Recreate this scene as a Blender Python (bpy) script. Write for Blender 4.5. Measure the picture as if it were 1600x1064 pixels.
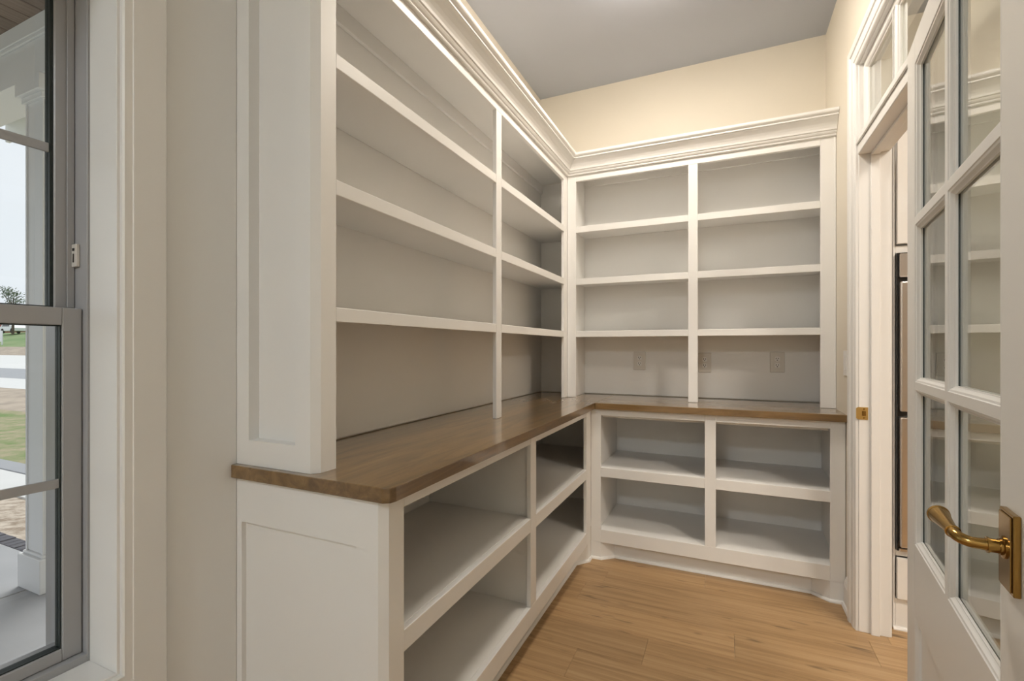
import bpy, bmesh, math, random
from mathutils import Vector, Matrix
random.seed(7)
for o in list(bpy.data.objects): bpy.data.objects.remove(o)
sc = bpy.context.scene
COL = sc.collection

# ------------------------------------------------------------------ camera, world, sun, exposure
CAM_H = 1.2357
cam_d = bpy.data.cameras.new('camera'); cam = bpy.data.objects.new('camera', cam_d); COL.objects.link(cam)
cam_d.sensor_fit = 'HORIZONTAL'; cam_d.sensor_width = 36.0
cam_d.lens = 36.0 * 742.97 / 1600.0
cam_d.shift_y = (543.52 - 532.0) / 1600.0
cam_d.clip_start = 0.02; cam_d.clip_end = 500
cam.location = (0, 0, CAM_H)
cam.rotation_euler = (math.radians(90), 0, math.radians(24.2006))
sc.camera = cam

world = bpy.data.worlds.new('overcast_sky'); sc.world = world
world.use_nodes = True
bg = world.node_tree.nodes['Background']
bg.inputs[0].default_value = (0.90, 0.95, 1.0, 1); bg.inputs[1].default_value = 0.78

sun_d = bpy.data.lights.new('sun', 'SUN'); sun = bpy.data.objects.new('sun', sun_d); COL.objects.link(sun)
sun_d.energy = 1.7; sun_d.angle = math.radians(35); sun_d.color = (1.0, 0.96, 0.9)
sun.rotation_euler = Vector((0.45, -0.62, -0.85)).to_track_quat('-Z', 'Y').to_euler()
sun.location = (-6, 8, 12)

vs = sc.view_settings
vs.view_transform = 'Standard'; vs.look = 'None'; vs.gamma = 1.0; vs.use_curve_mapping = False
vs.exposure = 0.33

LAMP_MAIN, LAMP_KITCHEN = 46.0, 44.0     # radiance of the ceiling lamp diffusers
FILL_FRONT = 56.0  # radiance of the fill light added behind the camera
LAMP_COL = (1.0, 0.905, 0.79)
FILL_COOL = (0.88, 0.945, 1.0)

# ------------------------------------------------------------------ materials
MATS = {}
def nmat(name):
    m = bpy.data.materials.new(name); m.use_nodes = True
    MATS[name] = m
    return m, m.node_tree.nodes, m.node_tree.links, m.node_tree.nodes['Principled BSDF']

def paint(name, col, rough=0.4, var=0.03, bump=0.02, scale=60, metallic=0, coat=0):
    m, n, l, b = nmat(name)
    tc = n.new('ShaderNodeTexCoord'); no = n.new('ShaderNodeTexNoise'); no.inputs['Scale'].default_value = 3.0
    no.inputs['Detail'].default_value = 4
    mx = n.new('ShaderNodeMixRGB')
    mx.inputs[1].default_value = (*[c * (1 - var) for c in col], 1); mx.inputs[2].default_value = (*[min(1, c * (1 + var)) for c in col], 1)
    l.new(tc.outputs['Object'], no.inputs['Vector']); l.new(no.outputs['Fac'], mx.inputs[0]); l.new(mx.outputs[0], b.inputs['Base Color'])
    b.inputs['Roughness'].default_value = rough; b.inputs['Metallic'].default_value = metallic
    b.inputs['Coat Weight'].default_value = coat
    if bump:
        n2 = n.new('ShaderNodeTexNoise'); n2.inputs['Scale'].default_value = scale
        bp = n.new('ShaderNodeBump'); bp.inputs['Strength'].default_value = bump; bp.inputs['Distance'].default_value = 0.002
        l.new(tc.outputs['Object'], n2.inputs['Vector']); l.new(n2.outputs['Fac'], bp.inputs['Height']); l.new(bp.outputs['Normal'], b.inputs['Normal'])
    return m

def wood(name, c1, c2, c3, stretch, rough=0.4, scale=4.0, coat=0.0, rnd=0.25, knots=True, coords='Object'):
    """grain stretched along one axis; a per-piece tone from Object Info random"""
    m, n, l, b = nmat(name)
    tc = n.new('ShaderNodeTexCoord'); oi = n.new('ShaderNodeObjectInfo')
    mp = n.new('ShaderNodeMapping'); mp.inputs['Scale'].default_value = stretch
    addv = n.new('ShaderNodeVectorMath'); addv.operation = 'ADD'
    rv = n.new('ShaderNodeCombineXYZ'); mul = n.new('ShaderNodeMath'); mul.operation = 'MULTIPLY'; mul.inputs[1].default_value = 37.0
    l.new(oi.outputs['Random'], mul.inputs[0]); l.new(mul.outputs[0], rv.inputs[0]); l.new(mul.outputs[0], rv.inputs[1]); l.new(mul.outputs[0], rv.inputs[2])
    l.new(tc.outputs[coords], addv.inputs[0]); l.new(rv.outputs[0], addv.inputs[1]); l.new(addv.outputs[0], mp.inputs['Vector'])
    n1 = n.new('ShaderNodeTexNoise'); n1.inputs['Scale'].default_value = scale; n1.inputs['Detail'].default_value = 12; n1.inputs['Roughness'].default_value = 0.68; n1.inputs['Distortion'].default_value = 0.8
    l.new(mp.outputs[0], n1.inputs['Vector'])
    cr = n.new('ShaderNodeValToRGB'); e = cr.color_ramp.elements
    e[0].position = 0.28; e[0].color = (*c1, 1); e[1].position = 0.72; e[1].color = (*c3, 1)
    k = cr.color_ramp.elements.new(0.5); k.color = (*c2, 1)
    l.new(n1.outputs['Fac'], cr.inputs[0])
    hv = n.new('ShaderNodeHueSaturation')
    ma = n.new('ShaderNodeMapRange'); ma.inputs[3].default_value = 1 - rnd; ma.inputs[4].default_value = 1 + rnd
    l.new(oi.outputs['Random'], ma.inputs[0]); l.new(ma.outputs[0], hv.inputs['Value']); l.new(cr.outputs[0], hv.inputs['Color'])
    out = hv.outputs[0]
    if knots:
        mk = n.new('ShaderNodeMapping'); mk.inputs['Scale'].default_value = [0.35 * s ** 0.5 for s in stretch]
        l.new(addv.outputs[0], mk.inputs['Vector'])
        nk = n.new('ShaderNodeTexNoise'); nk.inputs['Scale'].default_value = 20; nk.inputs['Detail'].default_value = 2
        l.new(mk.outputs[0], nk.inputs['Vector'])
        rk = n.new('ShaderNodeMapRange'); rk.inputs[1].default_value = 0.65; rk.inputs[2].default_value = 0.76; rk.inputs[3].default_value = 0.0; rk.inputs[4].default_value = 0.75
        l.new(nk.outputs['Fac'], rk.inputs[0])
        mx = n.new('ShaderNodeMixRGB'); mx.inputs[2].default_value = (*[c * 0.35 for c in c1], 1)
        l.new(rk.outputs[0], mx.inputs[0]); l.new(out, mx.inputs[1]); out = mx.outputs[0]
    l.new(out, b.inputs['Base Color'])
    b.inputs['Roughness'].default_value = rough; b.inputs['Coat Weight'].default_value = coat; b.inputs['Coat Roughness'].default_value = 0.07
    bp = n.new('ShaderNodeBump'); bp.inputs['Strength'].default_value = 0.08; bp.inputs['Distance'].default_value = 0.002
    l.new(n1.outputs['Fac'], bp.inputs['Height']); l.new(bp.outputs['Normal'], b.inputs['Normal'])
    return m

def glassmat(name, ior=1.54, tint=(0.95, 0.97, 0.95)):
    m = bpy.data.materials.new(name); m.use_nodes = True; n = m.node_tree.nodes; l = m.node_tree.links
    n.remove(n['Principled BSDF']); out = n['Material Output']
    tr = n.new('ShaderNodeBsdfTransparent'); tr.inputs[0].default_value = (*tint, 1)
    gl = n.new('ShaderNodeBsdfGlossy'); gl.inputs['Roughness'].default_value = 0.0
    fr = n.new('ShaderNodeFresnel'); fr.inputs[0].default_value = ior
    ge = n.new('ShaderNodeNewGeometry'); sub = n.new('ShaderNodeMath'); sub.operation = 'SUBTRACT'; sub.inputs[0].default_value = 1.0
    mu = n.new('ShaderNodeMath'); mu.operation = 'MULTIPLY'
    # both faces of the thin pane reflect: 1 - (1 - F)^2
    inv = n.new('ShaderNodeMath'); inv.operation = 'SUBTRACT'; inv.inputs[0].default_value = 1.0; l.new(fr.outputs[0], inv.inputs[1])
    sq = n.new('ShaderNodeMath'); sq.operation = 'MULTIPLY'; l.new(inv.outputs[0], sq.inputs[0]); l.new(inv.outputs[0], sq.inputs[1])
    two = n.new('ShaderNodeMath'); two.operation = 'SUBTRACT'; two.inputs[0].default_value = 1.0; l.new(sq.outputs[0], two.inputs[1])
    l.new(ge.outputs['Backfacing'], sub.inputs[1]); l.new(sub.outputs[0], mu.inputs[0]); l.new(two.outputs[0], mu.inputs[1])
    mx = n.new('ShaderNodeMixShader'); l.new(mu.outputs[0], mx.inputs[0]); l.new(tr.outputs[0], mx.inputs[1]); l.new(gl.outputs[0], mx.inputs[2])
    l.new(mx.outputs[0], out.inputs[0]); MATS[name] = m
    return m

def emit(name, col, s):
    m = bpy.data.materials.new(name); m.use_nodes = True; n = m.node_tree.nodes; l = m.node_tree.links
    n.remove(n['Principled BSDF']); e = n.new('ShaderNodeEmission'); e.inputs[0].default_value = (*col, 1); e.inputs[1].default_value = s
    l.new(e.outputs[0], n['Material Output'].inputs[0]); MATS[name] = m
    return m

WHITE = paint('white_trim_paint', (0.855, 0.842, 0.815), 0.42, 0.015, 0.015, 90)
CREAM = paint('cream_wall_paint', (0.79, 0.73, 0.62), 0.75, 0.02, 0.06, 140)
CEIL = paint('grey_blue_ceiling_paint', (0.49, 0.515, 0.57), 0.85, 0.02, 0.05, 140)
VINYL = paint('grey_vinyl', (0.40, 0.40, 0.41), 0.35, 0.02, 0)
GASKET = paint('black_gasket', (0.012, 0.02, 0.018), 0.5, 0.05, 0)
BRASS = paint('antique_brass', (0.36, 0.225, 0.07), 0.2, 0.25, 0.02, 200, metallic=1)
BRIGHTBRASS = paint('satin_brass', (0.72, 0.52, 0.20), 0.32, 0.06, 0, metallic=1)
STEEL = paint('stainless_steel', (0.60, 0.56, 0.53), 0.28, 0.03, 0.01, 300, metallic=1)
BLACK = paint('black_enamel', (0.01, 0.01, 0.011), 0.25, 0.1, 0)
PLATE = paint('white_plastic', (0.70, 0.665, 0.61), 0.3, 0.01, 0)
OUTLET = paint('outlet_plastic', (0.82, 0.80, 0.77), 0.3, 0.01, 0)
DARKHOLE = paint('dark_slot', (0.03, 0.025, 0.02), 0.6, 0.05, 0)
OAK = wood('oak_plank', (0.27, 0.16, 0.072), (0.43, 0.27, 0.13), (0.53, 0.36, 0.195), (0.5, 13, 13), 0.42, 3.0, rnd=0.09)
STAIN = wood('stained_counter', (0.085, 0.045, 0.013), (0.20, 0.114, 0.038), (0.30, 0.182, 0.068), (6, 0.6, 6), 0.30, 3.0, coat=1.0, rnd=0.0, knots=False)
STAINX = wood('stained_counter_cross', (0.085, 0.045, 0.013), (0.20, 0.114, 0.038), (0.30, 0.182, 0.068), (0.6, 6, 6), 0.30, 3.0, coat=1.0, rnd=0.0, knots=False)
GLASS = glassmat('clear_glass')
WGLASS = glassmat('window_glass', 1.42, (0.98, 0.99, 0.99))
DIFF = emit('lamp_diffuser', LAMP_COL, LAMP_MAIN)
FILL_DIFF = emit('fill_diffuser_front', FILL_COOL, FILL_FRONT)
DIFF_KITCHEN = emit('lamp_diffuser_kitchen', LAMP_COL, LAMP_KITCHEN)
CONC = paint('porch_concrete', (0.40, 0.41, 0.43), 0.8, 0.14, 0.2, 25)
PALECONC = paint('pale_concrete', (0.66, 0.66, 0.65), 0.85, 0.05, 0.2, 25)
ROAD = paint('asphalt', (0.33, 0.34, 0.36), 0.9, 0.08, 0.2, 40)
BRICK = paint('dark_brick', (0.10, 0.10, 0.12), 0.8, 0.2, 0.3, 60)
MORTAR = paint('mortar', (0.5, 0.5, 0.49), 0.9, 0.1, 0.3, 60)
PORCHWOOD = wood('brown_ceiling_board', (0.13, 0.09, 0.07), (0.24, 0.175, 0.14), (0.33, 0.25, 0.205), (7, 0.6, 7), 0.6, 4, rnd=0.2)
EXTWHITE = paint('exterior_white', (0.82, 0.83, 0.84), 0.5, 0.02, 0.03, 60)
SHINGLE = paint('roof_shingle', (0.25, 0.25, 0.26), 0.9, 0.15, 0.3, 50)
REDBRICK = paint('red_house_wall', (0.34, 0.12, 0.10), 0.9, 0.1, 0.1, 30)
BARK = paint('bark', (0.10, 0.075, 0.055), 0.9, 0.2, 0.2, 30)
LEAF = paint('leaf_green', (0.16, 0.20, 0.14), 0.7, 0.25, 0)
CARPAINT = paint('white_car_paint', (0.8, 0.8, 0.82), 0.25, 0.01, 0)
TYRE = paint('tyre_rubber', (0.02, 0.02, 0.02), 0.8, 0.1, 0)

def ground_mat(name, c1, c2, scale):
    m, n, l, b = nmat(name)
    tc = n.new('ShaderNodeTexCoord'); a = n.new('ShaderNodeTexNoise'); a.inputs['Scale'].default_value = scale; a.inputs['Detail'].default_value = 10; a.inputs['Roughness'].default_value = 0.7
    cr = n.new('ShaderNodeValToRGB'); cr.color_ramp.elements[0].position = 0.38; cr.color_ramp.elements[0].color = (*c1, 1)
    cr.color_ramp.elements[1].position = 0.62; cr.color_ramp.elements[1].color = (*c2, 1)
    l.new(tc.outputs['Object'], a.inputs['Vector']); l.new(a.outputs['Fac'], cr.inputs[0]); l.new(cr.outputs[0], b.inputs['Base Color'])
    b.inputs['Roughness'].default_value = 0.95
    return m
GRASS = ground_mat('patchy_lawn', (0.14, 0.22, 0.06), (0.40, 0.32, 0.22), 1.6)
STRAW = ground_mat('straw_mulch', (0.30, 0.23, 0.17), (0.62, 0.54, 0.45), 9)
DIRT = ground_mat('bare_soil', (0.30, 0.25, 0.2), (0.46, 0.38, 0.3), 1.5)
FARGRASS = ground_mat('far_lawn', (0.14, 0.24, 0.08), (0.24, 0.30, 0.14), 0.3)

# ------------------------------------------------------------------ mesh helpers
class MB:
    def __init__(s): s.bm = bmesh.new()
    def box(s, x0, x1, y0, y1, z0, z1, bev=0.0015, segs=1):
        vs_ = [s.bm.verts.new((x, y, z)) for x in (x0, x1) for y in (y0, y1) for z in (z0, z1)]
        fs = [(0, 1, 3, 2), (4, 6, 7, 5), (0, 4, 5, 1), (2, 3, 7, 6), (0, 2, 6, 4), (1, 5, 7, 3)]
        fa = [s.bm.faces.new([vs_[i] for i in f]) for f in fs]
        if bev:
            ed = list({e for f in fa for e in f.edges})
            bmesh.ops.bevel(s.bm, geom=ed, offset=bev, segments=segs, affect='EDGES', profile=0.5)
        return s
    def prism(s, pts, z0, z1, bev=0, mapf=None):
        """polygon (ccw) extruded; mapf turns (a, b, h) into a point"""
        mapf = mapf or (lambda a, b, h: (a, b, h))
        lo = [s.bm.verts.new(mapf(a, b, z0)) for a, b in pts]; hi = [s.bm.verts.new(mapf(a, b, z1)) for a, b in pts]
        n = len(pts)
        fa = [s.bm.faces.new(list(reversed(lo))), s.bm.faces.new(hi)]
        for i in range(n): fa.append(s.bm.faces.new([lo[i], lo[(i + 1) % n], hi[(i + 1) % n], hi[i]]))
        if bev:
            ed = list({e for f in fa for e in f.edges})
            bmesh.ops.bevel(s.bm, geom=ed, offset=bev, segments=2, affect='EDGES', profile=0.5)
        return s
    def sweep(s, path, prof, mapf, closed=False, seg=None, side=1):
        """profile (a across, b up) swept with mitres along a planar path; mapf(u, v, b)"""
        P = [Vector(p) for p in path]; n = len(P); rings = []
        for i in range(n):
            def nor(d): return Vector((d.y, -d.x)) * side
            if closed or 0 < i < n - 1:
                d0 = (P[i] - P[i - 1]).normalized(); d1 = (P[(i + 1) % n] - P[i]).normalized()
                n0, n1 = nor(d0), nor(d1); m = (n0 + n1); m = m / (m.dot(n0))
            elif i == 0: m = nor((P[1] - P[0]).normalized())
            else: m = nor((P[-1] - P[-2]).normalized())
            rings.append([(P[i] + m * a, b) for a, b in prof])
        segs = seg if seg is not None else (range(n) if closed else range(n - 1))
        k = len(prof); cache = {}
        def ring(i):
            i %= n
            if i not in cache: cache[i] = [s.bm.verts.new(mapf(q.x, q.y, b)) for q, b in rings[i]]
            return cache[i]
        used = list(segs)
        for i in used:
            A, B = ring(i), ring(i + 1)
            for j in range(k): s.bm.faces.new([A[j], A[(j + 1) % k], B[(j + 1) % k], B[j]])
        if not closed:
            s.bm.faces.new(ring(used[0])); s.bm.faces.new(list(reversed(ring(used[-1] + 1))))
        return s
    def tube(s, pts, rad, segs=16, cap=True):
        P = [Vector(p) for p in pts]; rings = []; up = None
        for i, p in enumerate(P):
            d = (P[min(i + 1, len(P) - 1)] - P[max(i - 1, 0)]).normalized()
            if up is None: up = d.orthogonal().normalized()
            x = (up - d * up.dot(d)).normalized(); up = x; y = d.cross(x)
            r = rad[i] if isinstance(rad, (list, tuple)) else rad
            rings.append([s.bm.verts.new(p + (x * math.cos(t) + y * math.sin(t)) * r) for t in [2 * math.pi * j / segs for j in range(segs)]])
        for A, B in zip(rings, rings[1:]):
            for j in range(segs): s.bm.faces.new([A[j], A[(j + 1) % segs], B[(j + 1) % segs], B[j]])
        if cap: s.bm.faces.new(list(reversed(rings[0]))); s.bm.faces.new(rings[-1])
        return s
    def build(s, name, mat, parent=None, smooth=False, local=False):
        bmesh.ops.recalc_face_normals(s.bm, faces=s.bm.faces)
        me = bpy.data.meshes.new(name); s.bm.to_mesh(me); s.bm.free()
        if parent is not None and not local:
            me.transform(FR[parent.name].inverted())
        me.materials.append(mat)
        if smooth:
            for p in me.polygons: p.use_smooth = True
            try: me.set_sharp_from_angle(angle=math.radians(40))
            except Exception: pass
        o = bpy.data.objects.new(name, me); COL.objects.link(o)
        if parent is not None:
            o.parent = parent; FR[o.name] = FR[parent.name]
        else: FR[o.name] = Matrix()
        return o
FR = {}
def tag(o, label=None, cat=None, group=None, kind=None):
    if label: o['label'] = label
    if cat: o['category'] = cat
    if group: o['group'] = group
    if kind: o['kind'] = kind
    return o
def thing(name, loc, label=None, cat=None, group=None, kind=None, rz=0):
    o = bpy.data.objects.new(name, None); COL.objects.link(o); o.location = loc; o.rotation_euler = (0, 0, rz); o.empty_display_size = 0.1
    FR[o.name] = Matrix.Translation(loc) @ Matrix.Rotation(rz, 4, 'Z')
    return tag(o, label, cat, group, kind)
def pbox(name, parent, mat, *a, bev=0.0015):
    return MB().box(*a, bev=bev).build(name, mat, parent)
XYZ = lambda u, v, b: (u, v, b)

# ------------------------------------------------------------------ dimensions
XW, YB, XR, ZC = -1.24, 3.265, 0.53, 3.055      # left wall, back wall, right wall, ceiling
YF = -3.60                                       # wall behind
XWO, XRO = -1.50, 0.640                          # outer faces of left / right wall
KX = 4.2                                         # far wall of the kitchen
XU, YU = -0.942, 2.975                           # upper face frames
XL, YL = -0.7264, 2.7495                         # base face frames
XC, YC = -0.694, 2.7174                          # worktop front edges
ZT0, ZT1 = 0.880, 0.9157
YE = 0.889                                       # end panel plane
DY0, DY1 = 1.69, 2.51                            # doorway
WY0, WY1, WZ0, WZ1 = -0.33, 0.6045, 0.512, 2.16  # window opening

# ------------------------------------------------------------------ room shell
def struct(o): o['kind'] = 'structure'; return o
struct(MB().box(XW - 0.3, KX + 0.2, YF - 0.2, YB + 0.2, -0.10, -0.006, bev=0).build('subfloor', PALECONC))
floor = struct(thing('floor', (0, 0, 0)))
w = 0.185
row = 0; y = 2.636 - w * 34
offs = {}
while y < YB:
    y0, y1 = max(y, YF), min(y + w, YB)
    if y1 > YF:
        if y1 <= -0.2: starts = [XW, XR + 0.12]          # behind the viewer: one board per row
        fixed = {2.451: -0.59, 2.081: 0.033, 1.711: -0.555, 2.266: 0.55, 1.896: -0.30, 2.636: -0.1}
        st = None
        for k_, v_ in fixed.items():
            if abs(y - k_) < 0.01: st = v_
        if st is None: st = random.uniform(-1.0, 0.4)
        x = st - 1.22 * math.ceil((st - XW) / 1.22)
        while x < KX:
            a, b_ = max(x, XW), min(x + 1.22, KX)
            if b_ - a > 0.01:
                g = 0.0003
                pbox('plank', floor, OAK, a + g, b_ - g, y0 + g, y1 - g, -0.006, 0.0, bev=0.0005)
            x += 1.22
    y += w
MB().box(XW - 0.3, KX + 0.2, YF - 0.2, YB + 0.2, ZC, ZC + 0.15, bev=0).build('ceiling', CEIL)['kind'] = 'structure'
m = MB()
q = 0.021
m.box(XWO, XW, YF - 0.15, WY0 - q, -0.1, ZC, bev=0); m.box(XWO, XW, WY1 + q, YB + 0.15, -0.1, ZC, bev=0)
m.box(XWO, XW, WY0 - q, WY1 + q, -0.1, WZ0 - q, bev=0); m.box(XWO, XW, WY0 - q, WY1 + q, WZ1 + q, ZC, bev=0)
struct(m.build('wall_left', CREAM))
struct(MB().box(XW, KX + 0.15, YB, YB + 0.15, -0.1, ZC, bev=0).build('wall_back', CREAM))
struct(MB().box(XW, KX + 0.15, YF - 0.15, YF, -0.1, ZC, bev=0).build('wall_front', CREAM))
HZ = 2.49
m = MB()
m.box(XR, XRO, YF, DY0 - 0.02, -0.1, ZC, bev=0); m.box(XR, XRO, DY1 + 0.02, YB, -0.1, ZC, bev=0); m.box(XR, XRO, DY0 - 0.02, DY1 + 0.02, HZ, ZC, bev=0)
struct(m.build('wall_right', CREAM))
struct(MB().box(KX, KX + 0.15, YF, YB, -0.1, ZC, bev=0).build('wall_kitchen', CREAM))

# ------------------------------------------------------------------ window (double hung) in the left wall
win = struct(thing('window_1', (XW, (WY0 + WY1) / 2, WZ0)))
XF = -1.346
m = MB()   # wood jamb lining
t = 0.018
m.box(XF, XW + 0.004, WY1, WY1 + t, WZ0 - t, WZ1 + t, bev=0.001); m.box(XF, XW + 0.004, WY0 - t, WY0, WZ0 - t, WZ1 + t, bev=0.001)
m.box(XF, XW + 0.004, WY0, WY1, WZ1, WZ1 + t, bev=0.001)
m.build('jamb', WHITE, win)
pbox('sill', win, WHITE, XF, XW + 0.004, WY0, WY1, WZ0 - t, WZ0)
yl, yr = WY0 + 0.006, WY1 - 0.006
m = MB()   # vinyl frame with jamb tracks
for ya, yb in ((WY1 - 0.0045, WY1 + 0.02), (WY0 - 0.02, WY0 + 0.0045)):
    m.box(-1.535, XF - 0.001, ya, yb, WZ0 - 0.02, WZ1, bev=0.001)
m.box(-1.475, XF - 0.001, WY0 + 0.0045, WY1 - 0.0045, WZ0 - 0.02, WZ0 + 0.016, bev=0.001)
m.box(-1.475, XF - 0.001, WY0 + 0.0045, WY1 - 0.0045, WZ1 - 0.03, WZ1, bev=0.001)
for ya, yb in ((yr - 0.013, yr), (yl, yl + 0.013)):
    m.box(-1.403, -1.398, ya, yb, 1.33, WZ1 - 0.03, bev=0.0005)     # parting stop above the meeting rail
frame = m.build('window_frame', VINYL, win)
lt = MB().box(-1.397, -1.376, yr - 0.006, yr + 0.001, 1.425, 1.478, bev=0.001).build('tilt_latch', PLATE, frame)
pbox('latch_slot', frame, DARKHOLE, -1.391, -1.384, yr - 0.0075, yr - 0.005, 1.462, 1.468, bev=0)
pbox('latch_slot', frame, DARKHOLE, -1.389, -1.386, yr - 0.0075, yr - 0.005, 1.435, 1.455, bev=0)
def sash(name, x0, x1, z0, z1, sw, bot, top, zm, gk=0.0025):
    s = MB()
    s.box(x0, x1, yr - sw, yr, z0, z1, bev=0.002); s.box(x0, x1, yl, yl + sw, z0, z1, bev=0.002)
    s.box(x0, x1, yl + sw, yr - sw, z0, z0 + bot, bev=0.002); s.box(x0, x1, yl + sw, yr - sw, z1 - top, z1, bev=0.002)
    so = s.build(name, VINYL, win)
    ga, gb, gz0, gz1 = yl + sw, yr - sw, z0 + bot, z1 - top; xm = (x0 + x1) / 2
    g = MB(); q = gk
    for a in ((x0 + 0.005, x1 - 0.005, gb - q, gb, gz0, gz1), (x0 + 0.005, x1 - 0.005, ga, ga + q, gz0, gz1), (x0 + 0.005, x1 - 0.005, ga + q, gb - q, gz0, gz0 + q), (x0 + 0.005, x1 - 0.005, ga + q, gb - q, gz1 - q, gz1)):
        g.box(*a, bev=0)
    g.build('gasket', GASKET, so)
    pbox('pane', so, WGLASS, xm - 0.002, xm + 0.002, ga + q, gb - q, gz0 + q, gz1 - q, bev=0)
    pbox('muntin', so, VINYL, xm + 0.003, xm + 0.009, ga + q, gb - q, zm - 0.0105, zm + 0.0105, bev=0.001)
    ym = (ga + gb) / 2
    pbox('muntin', so, VINYL, xm + 0.003, xm + 0.009, ym - 0.0105, ym + 0.0105, gz0 + q, zm - 0.0105, bev=0.001)
    pbox('muntin', so, VINYL, xm + 0.003, xm + 0.009, ym - 0.0105, ym + 0.0105, zm + 0.0105, gz1 - q, bev=0.001)
    return so
sash('lower_sash', -1.396, -1.364, 0.529, 1.327, 0.036, 0.028, 0.040, 0.930)
sash('upper_sash', -1.437, -1.405, 1.290, 2.128, 0.034, 0.036, 0.035, 1.694, 0.006)

# flat white board between window casing and shelving
struct(MB().box(XW, XW + 0.005, WY1 + 0.0965, YE - 0.001, 0.0, ZC - 0.001, bev=0.0006).build('trim_5', WHITE))
# picture-frame casing round the window
CAS = [(0.0, 0.0), (0.0, 0.013), (0.003, 0.017), (0.018, 0.0175), (0.020, 0.0195), (0.087, 0.0195), (0.090, 0.017), (0.090, 0.0)]
r = 0.006
m = MB().sweep([(WY0 - r, WZ0 - r), (WY0 - r, WZ1 + r), (WY1 + r, WZ1 + r), (WY1 + r, WZ0 - r)], CAS, lambda u, v, b: (XW + b, u, v), closed=True, side=-1)
struct(m.build('trim_1', WHITE))

# ------------------------------------------------------------------ doorway: jambs, transom, casing
J = 0.02
HT = 2.47                                     # underside of the head above the transom
jb = struct(thing('trim_2', (XR, (DY0 + DY1) / 2, 0)))
XJ0, XJ1 = XR - 0.001, XRO + 0.001
pbox('jamb', jb, WHITE, XJ0, XJ1, DY1, DY1 + J, 0, HT + J)
pbox('jamb', jb, WHITE, XJ0, XJ1, DY0 - J, DY0, 0, HT + J)
pbox('head_jamb', jb, WHITE, XJ0, XJ1, DY0, DY1, HT, HT + J)
pbox('door_stop', jb, WHITE, 0.571, 0.602, DY1 - 0.012, DY1, 0, 2.077)
pbox('door_stop', jb, WHITE, 0.571, 0.602, DY0, DY0 + 0.012, 0, 2.077)
pbox('door_stop', jb, WHITE, 0.571, 0.602, DY0 + 0.012, DY1 - 0.012, 2.065, 2.077)
pbox('transom_bar', jb, WHITE, XJ0 - 0.004, XJ1, DY0, DY1, 2.077, 2.160, bev=0.003)
pbox('transom_bar_bead', jb, WHITE, XJ0 - 0.012, XJ0 - 0.004, DY0, DY1, 2.118, 2.134, bev=0.003)
# strike plate on the far jamb
sp = MB(); zs = 0.951
arc = [(0.523 + 0.006 * (1 - math.cos(a)), zs + 0.0265 * math.sin(a)) for a in [0]]
sp.prism([(0.519, zs - 0.021), (0.526, zs - 0.027), (0.562, zs - 0.027), (0.562, zs + 0.027), (0.526, zs + 0.027), (0.519, zs + 0.021)], DY1 - 0.002, DY1 + 0.0005, mapf=lambda a, b, h: (a, h, b))
spo = sp.build('strike_plate', BRIGHTBRASS, jb); spo['label'] = 'brass strike plate'
pbox('latch_hole', spo, BRASS, 0.540, 0.554, DY1 - 0.0032, DY1 - 0.0015, zs - 0.010, zs + 0.010, bev=0.001)
for dz in (-0.019, 0.019):
    MB().tube([(0.547, DY1 - 0.0034, zs + dz), (0.547, DY1 - 0.0015, zs + dz)], 0.0035, 10).build('screw', BRASS, spo)

# transom light above the door: two panes
tr = struct(thing('window_2', ((XR + XRO) / 2, (DY0 + DY1) / 2, 2.160)))
tx0, tx1 = XR + 0.016, XR + 0.056
tz0, tz1 = 2.160, HT
m = MB(); fw = 0.022
m.box(tx0, tx1, DY0, DY0 + fw, tz0, tz1); m.box(tx0, tx1, DY1 - fw, DY1, tz0, tz1); m.box(tx0, tx1, DY0 + fw, DY1 - fw, tz0, tz0 + fw); m.box(tx0, tx1, DY0 + fw, DY1 - fw, tz1 - fw, tz1)
m.build('window_frame', WHITE, tr)
ym = (DY0 + DY1) / 2
pbox('muntin', tr, WHITE, tx0 + 0.004, tx1 - 0.004, ym - 0.014, ym + 0.014, tz0 + fw, tz1 - fw, bev=0.004)
BEAD = [(0.0, -0.016), (0.0, 0.0), (0.003, 0.0), (0.008, -0.004), (0.011, -0.009), (0.014, -0.010), (0.014, -0.016)]
for ya, yb in ((DY0 + fw, ym - 0.014), (ym + 0.014, DY1 - fw)):
    p = pbox('pane', tr, GLASS, tx0 + 0.017, tx0 + 0.021, ya + 0.002, yb - 0.002, tz0 + fw + 0.002, tz1 - fw - 0.002, bev=0)
    MB().sweep([(ya, tz0 + fw), (ya, tz1 - fw), (yb, tz1 - fw), (yb, tz0 + fw)], BEAD, lambda u, v, b: (tx0 - b, u, v), closed=True, side=1).build('glazing_bead', WHITE, p)

DCAS = [(0.004, 0.0), (0.004, 0.010), (0.008, 0.013), (0.018, 0.014), (0.022, 0.018), (0.060, 0.018), (0.064, 0.023), (0.078, 0.026), (0.088, 0.026), (0.092, 0.022), (0.092, 0.0)]
m = MB().sweep([(DY1, 0), (DY1, HT), (DY0, HT), (DY0, 0)], DCAS, lambda u, v, b: (XR - b, u, v), side=1)
struct(m.build('trim_3', WHITE))
m = MB().sweep([(DY1, 0), (DY1, HT), (DY0, HT), (DY0, 0)], DCAS, lambda u, v, b: (XRO + b * 0.6, u, v), side=1)
struct(m.build('trim_4', WHITE))

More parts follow.
